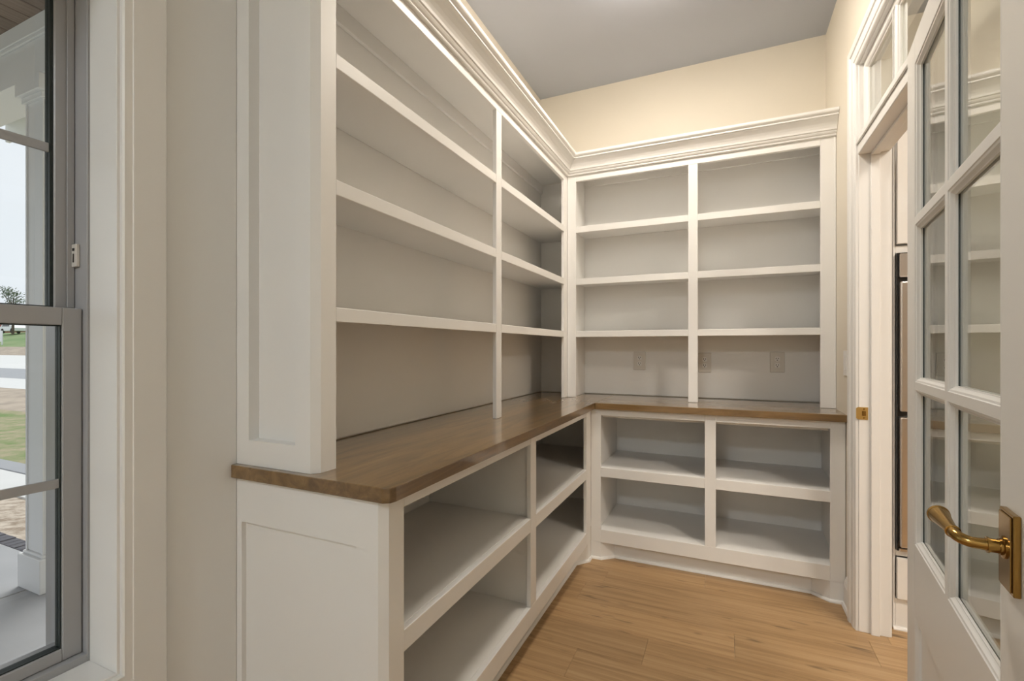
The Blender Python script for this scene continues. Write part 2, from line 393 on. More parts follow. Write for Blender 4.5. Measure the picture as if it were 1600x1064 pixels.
# baseboards
BB = [(0, 0), (0.022, 0), (0.024, 0.004), (0.020, 0.016), (0.014, 0.020), (0.014, 0.105), (0.011, 0.112), (0.011, 0.120), (0.006, 0.130), (0.004, 0.140), (0, 0.140)]
def baseboard(name, path, side): struct(MB().sweep(path, BB, XYZ, side=side).build(name, WHITE))
baseboard('baseboard_right', [(XR, YL - 0.014), (XR, DY1 + 0.093)], 1)
baseboard('baseboard_right_near', [(XR, DY0 - 0.093), (XR, YF)], 1)
baseboard('baseboard_left', [(XW, YF), (XW, WY1 + 0.095)], 1)
baseboard('baseboard_front', [(XR - 0.025, YF), (XW + 0.025, YF)], 1)

# ------------------------------------------------------------------ base cabinets
def foot_path_back():
    return [(XL + 0.002, YL), (-0.667, YL), (-0.600, 2.808), (0.395, 2.808), (0.465, YL), (0.5275, YL)]
zlt, zst, zsb, zbt, zbb = 0.8413, 0.5373, 0.4821, 0.1741, 0.0985
FT = 0.019
SHOE = [(0, 0), (0.013, 0), (0.0125, 0.005), (0.009, 0.010), (0.005, 0.0125), (0, 0.013)]

bu = thing('base_shelf_unit', ((XL + XR) / 2, 3.0, 0), 'low white open shelf unit with two bays under the worktop on the back wall', 'cabinet')
x_l, x_a, x_b, x_r, x_e = XL + 0.001, -0.667, -0.1029, -0.0483, 0.4649
xend = 0.5275
pbox('stile', bu, WHITE, x_l, x_a, YL, YL + FT, zbb, ZT0 - 0.0005)
pbox('stile', bu, WHITE, x_b, x_r, YL, YL + FT, zbt, ZT0 - 0.0005)
pbox('stile', bu, WHITE, x_e, xend, YL, YL + FT, zbb, ZT0 - 0.0005)
for a, b_ in ((x_a, x_b), (x_r, x_e)):
    pbox('top_rail', bu, WHITE, a, b_, YL, YL + FT, zlt, ZT0 - 0.0005)
    pbox('nailer', bu, WHITE, a, b_, YL + 0.045, YL + 0.060, 0.825, ZT0 - 0.0005)
pbox('bottom_rail', bu, WHITE, x_a, x_e, YL, YL + FT, zbb, zbt)
pbox('divider', bu, WHITE, -0.085, -0.066, YL + FT, YB - 0.008, zbt - 0.019, ZT0 - 0.0005)
pbox('side_panel', bu, WHITE, -0.697, -0.679, YL + FT, YB - 0.008, 0.0, ZT0 - 0.0005)
pbox('side_panel', bu, WHITE, 0.508, 0.526, YL + FT, YB - 0.008, 0.0, ZT0 - 0.0005)
pbox('back_panel', bu, WHITE, -0.697, 0.526, YB - 0.007, YB - 0.001, 0.0, ZT0 - 0.001)
for a, b_, c, d in ((x_a, x_b, -0.679, -0.085), (x_r, x_e, -0.066, 0.508)):
    s = pbox('shelf', bu, WHITE, c, d, YL + FT, YB - 0.008, zst - 0.019, zst)
    pbox('shelf_edge', s, WHITE, a, b_, YL, YL + FT, zsb, zst)
pbox('shelf', bu, WHITE, -0.679, 0.508, YL + FT, YB - 0.008, zbt - 0.019, zbt - 0.0005)
pbox('toe_kick', bu, WHITE, -0.600, 0.395, 2.808, 2.824, 0.0, zbb)
MB().prism([(XL + 0.001, YL), (-0.667, YL), (-0.600, 2.808), (-0.600, 2.824), (XL + 0.001, 2.824)], 0, zbb).build('foot', WHITE, bu)
MB().prism([(xend, YL), (xend, 2.824), (0.395, 2.824), (0.395, 2.808), (0.465, YL)], 0, zbb).build('foot', WHITE, bu)
MB().sweep(foot_path_back(), SHOE, XYZ, side=1).build('shoe_molding', WHITE, bu)

bl = thing('base_shelf_unit', (-0.98, 1.8, 0), 'low white open shelf unit beside the window with a panelled end', 'cabinet')
c = 0.0175
d0, d1, d2, d3 = 0.9637, 1.8037, 1.8642, 2.6587
# corner post with chamfer
MB().prism([(XL, YE + c), (XL, d0), (XL - FT, d0), (XL - FT, YE + 0.020), (-0.8118, YE + 0.020), (-0.8118, YE), (XL - c, YE)], 0.0, ZT0 - 0.0005).build('corner_post', WHITE, bl)
pbox('stile', bl, WHITE, XL - FT, XL, d1, d2, zbt, ZT0 - 0.0005)
pbox('stile', bl, WHITE, XL - FT, XL, d3, YL + 0.002, zbb, ZT0 - 0.0005)
for a, b_ in ((d0, d1), (d2, d3)):
    pbox('top_rail', bl, WHITE, XL - FT, XL, a, b_, zlt, ZT0 - 0.0005)
    pbox('nailer', bl, WHITE, XL - 0.060, XL - 0.045, a, b_, 0.822, ZT0 - 0.0005)
pbox('bottom_rail', bl, WHITE, XL - FT, XL, d0, d3, zbb, zbt)
# end panel frame
pbox('end_rail', bl, WHITE, -1.2154, -0.8118, YE, YE + 0.020, 0.758, ZT0 - 0.0005, bev=0)
pbox('end_rail', bl, WHITE, -1.2154, -0.8118, YE, YE + 0.020, 0.0, 0.14, bev=0)
pbox('end_stile', bl, WHITE, XW + 0.001, -1.2154, YE, YE + 0.020, 0.0, ZT0 - 0.0005, bev=0)
pbox('end_panel', bl, WHITE, XW + 0.001, XL - FT - 0.001, YE + 0.0135, YE + 0.0195, 0.001, ZT0 - 0.001, bev=0)
xb0, xb1 = XW + 0.008, XL - FT
pbox('back_panel', bl, WHITE, XW + 0.001, XW + 0.007, YE + 0.021, YB - 0.001, 0.0, ZT0 - 0.001)
pbox('end_back_panel', bl, WHITE, XW + 0.008, -0.700, YB - 0.008, YB - 0.001, 0.0, ZT0 - 0.001)
pbox('divider', bl, WHITE, xb0, xb1, 1.824, 1.843, zbt - 0.019, ZT0 - 0.0005)
for a, b_, p, q in ((d0, d1, YE + 0.021, 1.824), (d2, d3, 1.843, YB - 0.009)):
    s = pbox('shelf', bl, WHITE, xb0, xb1, p, q, zst - 0.019, zst)
    pbox('shelf_edge', s, WHITE, XL - FT, XL, a, b_, zsb, zst)
    pbox('shelf', bl, WHITE, xb0, xb1, p, q, zbt - 0.019, zbt - 0.0005)
pbox('toe_kick', bl, WHITE, -0.800, -0.784, 1.03, 2.62, 0.0, zbb)
MB().prism([(XL, YL - 0.001), (-0.800, YL - 0.001), (-0.800, 2.62), (-0.784, 2.62), (XL, 2.690)], 0, zbb).build('foot', WHITE, bl)
MB().prism([(XL, d0), (XL, 0.966), (-0.784, 1.03), (-0.800, 1.03), (-0.800, d0)], 0, zbb).build('foot', WHITE, bl)
MB().sweep([(XL, YE + c + 0.001), (XL, 0.966), (-0.784, 1.03), (-0.784, 2.62), (XL, 2.690), (XL, YL - 0.014)], SHOE, XYZ, side=1).build('shoe_molding', WHITE, bl)

# ------------------------------------------------------------------ worktop: two stained slabs butted in the corner
wt = thing('worktop', (-0.98, 2.9, ZT0), 'stained brown wooden worktop running round the corner on white shelf units', 'worktop')
k = 0.020
MB().prism([(XW + 0.001, 0.8725), (XC - k, 0.8725 - 0.006), (XC - 0.004, 0.8725 + 0.004), (XC, 0.8725 + k), (XC, YC), (XC - 0.0004, YB - 0.009), (XW + 0.001, YB - 0.009)], ZT0, ZT1, bev=0.0022).build('slab', STAIN, wt)
MB().prism([(XC + 0.0004, YC), (0.5285, YC), (0.5285, YB - 0.009), (XC + 0.0004, YB - 0.009)], ZT0, ZT1, bev=0.0022).build('slab', STAINX, wt)

# ------------------------------------------------------------------ upper shelf units
ZB = ZT1 + 0.0005
s1t, s1b, s2t, s2b, s3t, s3b, ztr = 2.018, 1.9788, 1.682, 1.6422, 1.3435, 1.305, 2.3112
ZTOP = 2.42
CROWN = [(0.0, 2.349), (0.011, 2.349), (0.0135, 2.353), (0.0135, 2.358), (0.019, 2.362), (0.0235, 2.369), (0.0235, 2.374), (0.029, 2.376), (0.031, 2.386), (0.036, 2.397), (0.044, 2.409), (0.055, 2.420), (0.063, 2.427), (0.0665, 2.433), (0.0715, 2.434), (0.0715, 2.441), (0.076, 2.444), (0.082, 2.450), (0.084, 2.456), (0.084, 2.465), (0.0, 2.465)]
CPATH = [(XW + 0.001, YE), (XU, YE), (XU, YU), (0.5285, YU)]

uu = thing('wall_shelf_unit', ((XU + XR) / 2, 3.1, ZB), 'tall white open shelving of two bays standing on the worktop against the back wall', 'shelving')
b0, b1, b2, b3 = -0.8843, -0.2012, -0.1488, 0.4594
pbox('stile', uu, WHITE, XU + 0.001, b0, YU, YU + FT, ZB, 2.36)
pbox('post', uu, WHITE, b1, b2, YU, YU + FT, ZB, ztr)
pbox('stile', uu, WHITE, b3, 0.5275, YU, YU + FT, ZB, 2.36)
pbox('stile_bead', uu, WHITE, 0.519, 0.5285, YU - 0.004, YU, ZB, 2.348, bev=0.0012)
pbox('top_rail', uu, WHITE, b0, b3, YU, YU + FT, ztr, 2.44)
pbox('side_panel', uu, WHITE, -0.922, -0.904, YU + FT, YB - 0.008, ZB, ZTOP + 0.018)
pbox('side_panel', uu, WHITE, 0.510, 0.5275, YU + FT, YB - 0.008, ZB, ZTOP + 0.018)
pbox('back_panel', uu, WHITE, -0.922, 0.5275, YB - 0.007, YB - 0.001, ZB + 0.003, ZTOP)
pbox('top_panel', uu, WHITE, -0.904, 0.510, YU + FT, YB - 0.008, ZTOP, ZTOP + 0.018)
pbox('nailer', uu, WHITE, -0.904, 0.510, YB - 0.024, YB - 0.008, 2.358, ZTOP)
for zt, zb in ((s1t, s1b), (s2t, s2b), (s3t, s3b)):
    s = pbox('shelf', uu, WHITE, -0.904, 0.510, YU + FT, YB - 0.008, zt - 0.019, zt)
    for a, b_ in ((b0, b1), (b2, b3)):
        pbox('shelf_edge', s, WHITE, a, b_, YU, YU + FT, zb, zt)
MB().sweep(CPATH, CROWN, XYZ, seg=[2], side=1).build('crown_molding', WHITE, uu)

ul = thing('wall_shelf_unit', (-1.09, 1.9, ZB), 'tall white open shelving of two bays standing on the worktop beside the window', 'shelving')
u0, u1, u2, u3 = 0.9585, 1.9245, 1.9799, 2.9086
MB().prism([(XU, YE + c), (XU, u0), (XU - FT, u0), (XU - FT, YE + 0.045), (-1.013, YE + 0.045), (-1.013, YE), (XU - c, YE)], ZB, 2.44).build('corner_post', WHITE, ul)
pbox('post', ul, WHITE, XU - FT, XU, u1, u2, ZB, ztr)
pbox('stile', ul, WHITE, XU - FT, XU, u3, YU + 0.002, ZB, 2.36)
pbox('top_rail', ul, WHITE, XU - FT, XU, u0, u3, ztr, 2.44)
pbox('end_rail', ul, WHITE, -1.187, -1.013, YE, YE + 0.045, ZB, 0.984, bev=0)
pbox('end_rail', ul, WHITE, -1.187, -1.013, YE, YE + 0.045, 2.28, 2.44, bev=0)
pbox('end_stile', ul, WHITE, XW + 0.001, -1.187, YE, YE + 0.045, ZB, 2.44, bev=0)
pbox('end_panel', ul, WHITE, XW + 0.001, XU - FT, YE + 0.032, YE + 0.044, ZB + 0.001, 2.439, bev=0)
pbox('back_panel', ul, WHITE, XW + 0.001, XW + 0.007, YE + 0.046, YB - 0.001, ZB + 0.003, ZTOP)
pbox('end_back_panel', ul, WHITE, XW + 0.008, -0.923, YB - 0.008, YB - 0.001, ZB + 0.003, ZTOP)
pbox('top_panel', ul, WHITE, XW + 0.008, XU - FT, YE + 0.046, YB - 0.009, ZTOP, ZTOP + 0.018)
pbox('nailer', ul, WHITE, XW + 0.008, XW + 0.024, YE + 0.046, YB - 0.009, 2.358, ZTOP)
pbox('shelf_clip', ul, WHITE, -0.990, -0.978, YB - 0.020, YB - 0.009, 2.395, ZTOP)
for zt, zb in ((s1t, s1b), (s2t, s2b), (s3t, s3b)):
    s = pbox('shelf', ul, WHITE, XW + 0.008, XU - FT, YE + 0.046, YB - 0.009, zt - 0.019, zt)
    for a, b_ in ((u0, u1), (u2, u3)):
        pbox('shelf_edge', s, WHITE, XU - FT, XU, a, b_, zb, zt)
MB().sweep(CPATH, CROWN, XYZ, seg=[0, 1], side=1).build('crown_molding', WHITE, ul)

# ------------------------------------------------------------------ outlets on the back wall, switch on the right wall
def outlet(x, z, label, w_=0.078, h_=0.122):
    yb = YB - 0.0075
    o = thing('electrical_outlet', (x, yb, z - h_ / 2), label, 'outlet', 'outlets above the worktop')
    MB().box(x - w_ / 2, x + w_ / 2, yb - 0.007, yb, z - h_ / 2, z + h_ / 2, bev=0.002, segs=1).build('cover_plate', PLATE, o)
    for dz in (0.0195, -0.0195):
        pts = [(x + 0.0165 * max(-0.82, min(0.82, math.cos(a) * 1.05)), z + dz + 0.0145 * math.sin(a)) for a in [2 * math.pi * i / 20 for i in range(20)]]
        rc = MB().prism(pts, yb - 0.0085, yb - 0.005, mapf=lambda a, b, h: (a, h, b)).build('receptacle', OUTLET, o)
        for dx, hh in ((-0.0062, 0.009), (0.0062, 0.007)):
            pbox('slot', rc, DARKHOLE, x + dx - 0.0017, x + dx + 0.0017, yb - 0.0092, yb - 0.008, z + dz + 0.003 - hh / 2, z + dz + 0.003 + hh / 2, bev=0)
        MB().tube([(x, yb - 0.0092, z + dz - 0.0075), (x, yb - 0.008, z + dz - 0.0075)], 0.0032, 10).build('slot', DARKHOLE, rc)
    MB().tube([(x, yb - 0.0075, z), (x, yb - 0.005, z)], 0.003, 10).build('screw', PLATE, o)
outlet(-0.526, 1.150, 'wall outlet above the worktop nearest the shelf corner')
outlet(-0.122, 1.143, 'wall outlet half hidden behind the middle shelf post')
outlet(0.282, 1.150, 'wall outlet in the bay next to the doorway')
sw = thing('light_switch', (XR, 2.748, 1.102), 'white light switch on the side wall next to the doorway', 'switch')
MB().box(XR - 0.006, XR - 0.0005, 2.712, 2.784, 1.102, 1.222, bev=0.0025, segs=2).build('cover_plate', OUTLET, sw)
MB().prism([(XR - 0.0062, 1.130), (XR - 0.0062, 1.194), (XR - 0.010, 1.194), (XR - 0.0075, 1.162), (XR - 0.0085, 1.130)], 2.732, 2.764, mapf=lambda a, b, h: (a, h, b)).build('rocker', OUTLET, sw)

# ------------------------------------------------------------------ french door, swung back against the right wall
ang = math.radians(6.79)
th = math.atan2(-math.cos(ang), -math.sin(ang))
door = struct(thing('door_1', (0.4605, 1.656, 0.0), rz=th))
DW, DB, DT, TH = 0.806, 0.012, 2.046, 0.035
g0, g1, gz0, gz1 = 0.097, 0.709, 0.723, 1.977
def dbox(name, parent, mat, *a, bev=0.0015): return MB().box(*a, bev=bev).build(name, mat, parent, local=True)
dbox('stile', door, WHITE, 0, g0, 0, TH, DB, DT); dbox('stile', door, WHITE, g1, DW, 0, TH, DB, DT)
dbox('top_rail', door, WHITE, g0, g1, 0, TH, gz1, DT, bev=0); dbox('lock_rail', door, WHITE, g0, g1, 0, TH, 0.540, gz0, bev=0)
dbox('bottom_rail', door, WHITE, g0, g1, 0, TH, DB, 0.25, bev=0)
# lower panel
PB = [(0, -0.006), (0, 0.0), (0.002, 0.0), (0.012, 0.006), (0.016, 0.011), (0.026, 0.0115), (0.026, 0.014), (0, 0.014)]
for f in (1, -1):
    mp = (lambda u, v, b: (u, b, v)) if f == 1 else (lambda u, v, b: (u, TH - b, v))
    MB().sweep([(g0, 0.25), (g0, 0.54), (g1, 0.54), (g1, 0.25)], PB[1:], mp, closed=True, side=1).build('panel_molding', WHITE, door, local=True)
dbox('panel', door, WHITE, g0 + 0.001, g1 - 0.001, 0.0115, TH - 0.0115, 0.251, 0.539, bev=0)
# muntins and lights
mh = 0.008
zm1, zm2, xm = 1.565, 1.137, 0.403
for a, b_ in ((gz0, zm2 - mh), (zm2 + mh, zm1 - mh), (zm1 + mh, gz1)):
    dbox('muntin', door, WHITE, xm - mh, xm + mh, 0, TH, a, b_, bev=0)
for zc_ in (zm1, zm2): dbox('muntin', door, WHITE, g0, g1, 0, TH, zc_ - mh, zc_ + mh, bev=0)
ST = [(0.0, 0.0), (0.002, 0.0), (0.0035, 0.002), (0.0075, 0.003), (0.0105, 0.007), (0.0125, 0.009), (0.0145, 0.0095), (0.0145, 0.0145), (0.0, 0.0145)]
for xa, xb in ((g0, xm - mh), (xm + mh, g1)):
    for za, zb in ((gz0, zm2 - mh), (zm2 + mh, zm1 - mh), (zm1 + mh, gz1)):
        p = dbox('pane', door, GLASS, xa + 0.002, xb - 0.002, 0.0155, 0.0195, za + 0.002, zb - 0.002, bev=0)
        for f in (1, -1):
            mp = (lambda u, v, b: (u, b, v)) if f == 1 else (lambda u, v, b: (u, TH - b, v))
            MB().sweep([(xa, za), (xa, zb), (xb, zb), (xb, za)], ST, mp, closed=True, side=1).build('glazing_bead', WHITE, p, local=True)
        g = MB(); e = 0.0135
        for a in ((xa + e, xa + e + 0.0022, za + e, zb - e), (xb - e - 0.0022, xb - e, za + e, zb - e)):
            g.box(a[0], a[1], 0.0140, 0.0153, a[2], a[3], bev=0)
        g.build('glazing_seal', GASKET, p, local=True)
# handle
hx, hz = 0.7615, 0.949
hd = MB().box(hx - 0.0265, hx + 0.0265, -0.0085, -0.0002, hz - 0.056, hz + 0.056, bev=0.0012).build('door_handle', BRASS, door, local=True)
hd['label'] = 'antique brass lever handle on a rectangular plate'
MB().box(hx - 0.0225, hx + 0.0225, -0.0105, -0.0085, hz - 0.052, hz + 0.052, bev=0.0012).build('plate_border', BRASS, hd, local=True)
zl = hz + 0.004
MB().tube([(hx, -0.0105, zl), (hx, -0.0125, zl), (hx, -0.0135, zl), (hx, -0.016, zl)], [0.0155, 0.0155, 0.0115, 0.0115], 24).build('collar', BRASS, hd, smooth=True, local=True)
pts = []; rad = []
for y_, r_ in ((-0.016, 0.0095), (-0.022, 0.0098), (-0.0262, 0.0100), (-0.0265, 0.0112), (-0.0290, 0.0112), (-0.0293, 0.0086), (-0.036, 0.0080), (-0.044, 0.0080)):
    pts.append((hx, y_, zl)); rad.append(r_)
R_ = 0.016; cx_, cy_ = hx - R_, -0.044
for i in range(1, 9):
    a = i / 8 * math.pi / 2 * 0.96
    pts.append((cx_ + R_ * math.cos(a), cy_ - R_ * math.sin(a), zl + 0.0006 * i)); rad.append(0.0080)
ex, ey, ez = pts[-1]
for d_, r_ in ((0.004, 0.0080), (0.006, 0.0080), (0.0063, 0.0098), (0.0095, 0.0098), (0.0098, 0.0076), (0.022, 0.0085), (0.045, 0.0105), (0.068, 0.0130), (0.078, 0.0142), (0.0782, 0.0150), (0.081, 0.0155), (0.083, 0.0140), (0.084, 0.009)):
    pts.append((ex - d_, ey - d_ * 0.03, ez + d_ * 0.04)); rad.append(r_)
MB().tube(pts, rad, 24).build('lever', BRASS, hd, smooth=True, local=True)
hb = MB().box(hx - 0.0265, hx + 0.0265, TH + 0.0002, TH + 0.0085, hz - 0.056, hz + 0.056, bev=0.0012).build('back_plate', BRASS, door, local=True)
pbk = [(hx, TH + 0.0085, zl), (hx, TH + 0.036, zl), (hx - 0.004, TH + 0.044, zl), (hx - 0.014, TH + 0.047, zl), (hx - 0.09, TH + 0.047, zl + 0.003)]
MB().tube(pbk, [0.010, 0.009, 0.0085, 0.0085, 0.011], 20).build('lever', BRASS, hb, smooth=True, local=True)
for z_ in (0.25, 1.03, 1.85):
    MB().tube([(-0.006, TH + 0.004, z_ - 0.045), (-0.006, TH + 0.004, z_ + 0.045)], 0.006, 12).build('hinge', BRASS, door, smooth=True, local=True)

# ------------------------------------------------------------------ kitchen seen through the doorway: tall cabinet with a double oven
kc = thing('oven_cabinet', (1.08, 2.95, 0), 'tall white kitchen cabinet housing an oven beyond the doorway', 'cabinet')
ky = 2.602; kx0, kx1 = 0.672, 1.440
pbox('side_panel', kc, WHITE, kx0, kx0 + 0.0095, ky, YB - 0.01, 0.0, 2.44); pbox('side_panel', kc, WHITE, kx1 - 0.018, kx1, ky, YB - 0.01, 0.0, 2.44)
pbox('rail', kc, WHITE, kx0 + 0.010, kx1 - 0.018, ky, ky + 0.02, 1.652, 1.684); pbox('rail', kc, WHITE, kx0 + 0.010, kx1 - 0.018, ky, ky + 0.02, 0.322, 0.348)
pbox('rail', kc, WHITE, kx0 + 0.010, kx1 - 0.018, ky, ky + 0.02, 2.38, 2.44)
pbox('toe_kick', kc, WHITE, kx0 + 0.010, kx1 - 0.018, ky, ky + 0.02, 0.0, 0.135)
MB().sweep([(kx0, ky), (kx1, ky)], SHOE, XYZ, side=1).build('shoe_molding', WHITE, kc)
pbox('back_panel', kc, WHITE, kx0 + 0.010, kx1 - 0.018, YB - 0.02, YB - 0.01, 0.0, 2.44)
for (a, b_, z0, z1, nm) in ((kx0 + 0.012, (kx0 + kx1) / 2 - 0.002, 1.690, 2.375, 'cabinet_door'), ((kx0 + kx1) / 2 + 0.002, kx1 - 0.022, 1.690, 2.375, 'cabinet_door'), (kx0 + 0.012, kx1 - 0.022, 0.140, 0.318, 'drawer_front')):
    dr = MB(); fw_ = 0.055 if nm == 'cabinet_door' else 0.04
    y0, y1 = ky - 0.019, ky - 0.0005
    dr.box(a, a + fw_, y0, y1, z0, z1); dr.box(b_ - fw_, b_, y0, y1, z0, z1); dr.box(a + fw_, b_ - fw_, y0, y1, z0, z0 + fw_); dr.box(a + fw_, b_ - fw_, y0, y1, z1 - fw_, z1); dr.box(a + fw_, b_ - fw_, y0 + 0.008, y1, z0 + fw_, z1 - fw_, bev=0)
    d_ = dr.build(nm, WHITE, kc)
    if nm == 'cabinet_door':
        hx_ = b_ - 0.028 if a < 1.0 else a + 0.028
        MB().tube([(hx_, y0, z0 + 0.05), (hx_, y0 - 0.028, z0 + 0.05), (hx_, y0 - 0.028, z0 + 0.19), (hx_, y0, z0 + 0.19)], 0.005, 10).build('handle', BRIGHTBRASS, d_)
    else:
        xm_ = (a + b_) / 2; zz = (z0 + z1) / 2
        MB().tube([(xm_ - 0.08, y0, zz), (xm_ - 0.08, y0 - 0.028, zz), (xm_ + 0.08, y0 - 0.028, zz), (xm_ + 0.08, y0, zz)], 0.005, 10).build('handle', BRIGHTBRASS, d_)
ov = thing('double_oven', (1.08, ky, 0.350), 'stainless steel double oven with black gaps built into the tall white cabinet', 'oven')
ox0, ox1 = kx0 + 0.0105, kx1 - 0.020
pbox('oven_body', ov, BLACK, ox0, ox1, ky - 0.018, YB - 0.06, 0.350, 1.650, bev=0.002)
pbox('control_panel', ov, STEEL, ox0 + 0.006, ox1 - 0.010, ky - 0.034, ky - 0.018, 1.542, 1.645, bev=0.004)
pbox('display', ov, BLACK, 0.95, 1.20, ky - 0.0355, ky - 0.034, 1.565, 1.625, bev=0)
for z0, z1 in ((0.960, 1.524), (0.372, 0.936)):
    d_ = MB().box(ox0 + 0.006, ox1 - 0.010, ky - 0.042, ky - 0.018, z0, z1, bev=0.006, segs=3).build('oven_door', STEEL, ov)
    pbox('door_window', d_, BLACK, ox0 + 0.11, ox1 - 0.11, ky - 0.0435, ky - 0.042, z0 + 0.10, z1 - 0.16, bev=0)
    MB().tube([(ox0 + 0.07, ky - 0.042, z1 - 0.06), (ox0 + 0.07, ky - 0.088, z1 - 0.06), (ox1 - 0.07, ky - 0.088, z1 - 0.06), (ox1 - 0.07, ky - 0.042, z1 - 0.06)], 0.011, 14).build('handle', STEEL, d_)
pbox('bottom_trim', ov, STEEL, ox0 + 0.006, ox1 - 0.010, ky - 0.030, ky - 0.018, 0.352, 0.364, bev=0.002)

# ------------------------------------------------------------------ ceiling lamps and an added fill light
def dome(x, y, label, mat, r0=0.20):
    o = thing('ceiling_light', (x, y, ZC), label, 'lamp', 'flush ceiling lights')
    MB().tube([(x, y, ZC - 0.0005), (x, y, ZC - 0.020)], [r0 + 0.012, r0 + 0.012], 40).build('trim_ring', WHITE, o)
    MB().tube([(x, y, ZC - 0.0205), (x, y, ZC - 0.045), (x, y, ZC - 0.058), (x, y, ZC - 0.066), (x, y, ZC - 0.070)], [r0, r0, r0 * 0.93, r0 * 0.75, r0 * 0.35], 40).build('diffuser', mat, o, smooth=True)
dome(-0.32, 2.15, 'round flush ceiling light above the pantry floor by the doorway', DIFF)
dome(-0.60, -2.30, 'unseen round fill light added at the front end of the pantry', FILL_DIFF, 0.25)  # added out of view to brighten end panel and shelf interiors
dome(1.70, 0.60, 'round flush ceiling light in the kitchen nearest the pantry wall', DIFF_KITCHEN, 0.30)
dome(3.10, 0.60, 'round flush ceiling light in the far end of the kitchen', DIFF_KITCHEN, 0.30)

# ------------------------------------------------------------------ porch and garden outside
PZ = -0.10
struct(MB().box(-6.0, -3.529, -4.0, 1.53, PZ - 0.15, PZ, bev=0.004).build('porch_floor', CONC))
struct(MB().box(-3.521, XWO - 0.001, -4.0, 1.53, PZ - 0.15, PZ, bev=0.004).build('porch_floor', CONC))
edge = struct(thing('porch_edge', (-4.0, 1.57, PZ - 0.06)))
pbox('mortar_bed', edge, MORTAR, -6.0, XWO - 0.001, 1.531, 1.625, PZ - 0.25, PZ - 0.008, bev=0)
x = -6.0; bm_ = None
while x < XWO - 0.08:
    b_ = pbox('brick', edge, BRICK, x, x + 0.064, 1.532, 1.628, PZ - 0.06, PZ - 0.001 + random.uniform(-0.002, 0.002), bev=0.003)
    x += 0.076
pc = struct(thing('porch_ceiling', (-3.5, -1.0, 3.03)))
pbox('deck', pc, BARK, -6.0, XWO - 0.001, -4.0, 1.52, 3.05, 3.12, bev=0)
x = XWO - 0.002
while x > -5.95:
    pbox('board', pc, PORCHWOOD, x - 0.122, x, -4.0, 1.299, 3.03, 3.049, bev=0.003)
    x -= 0.130
bmn = struct(thing('porch_beam', (-3.7, 1.4, 2.72)))
pbox('beam', bmn, EXTWHITE, -6.0, XWO - 0.001, 1.30, 1.51, 2.722, 3.03, bev=0.002)
pbox('beam_trim', bmn, EXTWHITE, -6.0, XWO - 0.001, 1.282, 1.30, 2.938, 3.03, bev=0.003)
pbox('beam_trim', bmn, EXTWHITE, -6.0, XWO - 0.001, 1.288, 1.30, 2.918, 2.938, bev=0.003)
ev = struct(thing('roof_eave', (-4.0, 1.9, 3.4)))
pbox('soffit', ev, EXTWHITE, -6.4, XWO - 0.001, 1.515, 2.20, 3.42, 3.45, bev=0)
pbox('fascia', ev, EXTWHITE, -6.4, XWO - 0.001, 2.20, 2.235, 3.24, 3.50, bev=0.003)
pbox('gutter', ev, EXTWHITE, -6.4, XWO - 0.001, 2.237, 2.33, 3.36, 3.47, bev=0.01)
pbox('frieze', ev, EXTWHITE, -6.0, XWO - 0.001, 1.48, 1.514, 3.03, 3.45, bev=0.002)
MB().prism([(2.36, 3.50), (-4.2, 5.2), (-4.2, 5.1), (2.30, 3.46)], -6.4, XW, mapf=lambda a, b, h: (h, a, b)).build('shingles', SHINGLE, ev)
col = thing('porch_column', (-3.40, 1.40, PZ), 'square white porch column with plinth and cap outside the window', 'column')
def cbox(nm, x0, x1, z0, z1, bev=0.004): pbox(nm, col, EXTWHITE, x0, x1, 1.293, 1.293 + (x1 - x0), z0, z1, bev=bev)
def cb(nm, hw, z0, z1, bev=0.004):
    pbox(nm, col, EXTWHITE, -3.4235 - hw, -3.4235 + hw, 1.393 - hw, 1.393 + hw, z0, z1, bev=bev)
MB().box(-3.4945 - 0.124, -3.4945 + 0.124, 1.293, 1.541, PZ, 0.087, bev=0.004).build('plinth', EXTWHITE, col)
MB().box(-3.4945 - 0.108, -3.4945 + 0.108, 1.309, 1.525, 0.087, 0.102, bev=0.004).build('base_trim', EXTWHITE, col)
MB().box(-3.4945 - 0.095, -3.4945 + 0.095, 1.322, 1.512, 0.102, 2.63, bev=0.004).build('shaft', EXTWHITE, col)
for x0_, x1_, y0_, y1_ in ((-3.4945 - 0.095, -3.4945 - 0.078, 1.3165, 1.3225), (-3.4945 + 0.078, -3.4945 + 0.095, 1.3165, 1.3225)):
    MB().box(x0_, x1_, y0_, y1_, 0.102, 2.60, bev=0.001).build('corner_board', EXTWHITE, col)
MB().box(-3.4945 - 0.112, -3.4945 + 0.112, 1.305, 1.529, 2.60, 2.634, bev=0.003).build('neck_trim', EXTWHITE, col)
MB().box(-3.4945 - 0.132, -3.4945 + 0.132, 1.285, 1.549, 2.634, 2.721, bev=0.003).build('cap', EXTWHITE, col)

# terrain in strips running along the house front, rising in the distance
def strip(name, mat, pts, x0=-60, x1=20, kind='structure', lift=0.0):
    m_ = MB(); n_ = 40
    rows = [[m_.bm.verts.new((x0 + (x1 - x0) * i / n_, y_, z_ + lift)) for i in range(n_ + 1)] for y_, z_ in pts]
    for A, B in zip(rows, rows[1:]):
        for i in range(n_): m_.bm.faces.new([A[i], A[i + 1], B[i + 1], B[i]])
    o = m_.build(name, mat); o['kind'] = kind
    return o
GZ = -0.30
strip('mulch_bed', STRAW, [(1.62, GZ + 0.06), (2.37, GZ)])
strip('sidewalk', PALECONC, [(2.37, GZ), (2.371, GZ + 0.02), (2.80, GZ + 0.02), (2.801, GZ)])
strip('kerb', ROAD, [(2.80, GZ), (2.81, GZ + 0.03), (3.04, GZ + 0.03), (3.05, GZ)])
strip('lawn', GRASS, [(3.04, GZ), (4.2, GZ), (5.6, GZ)])
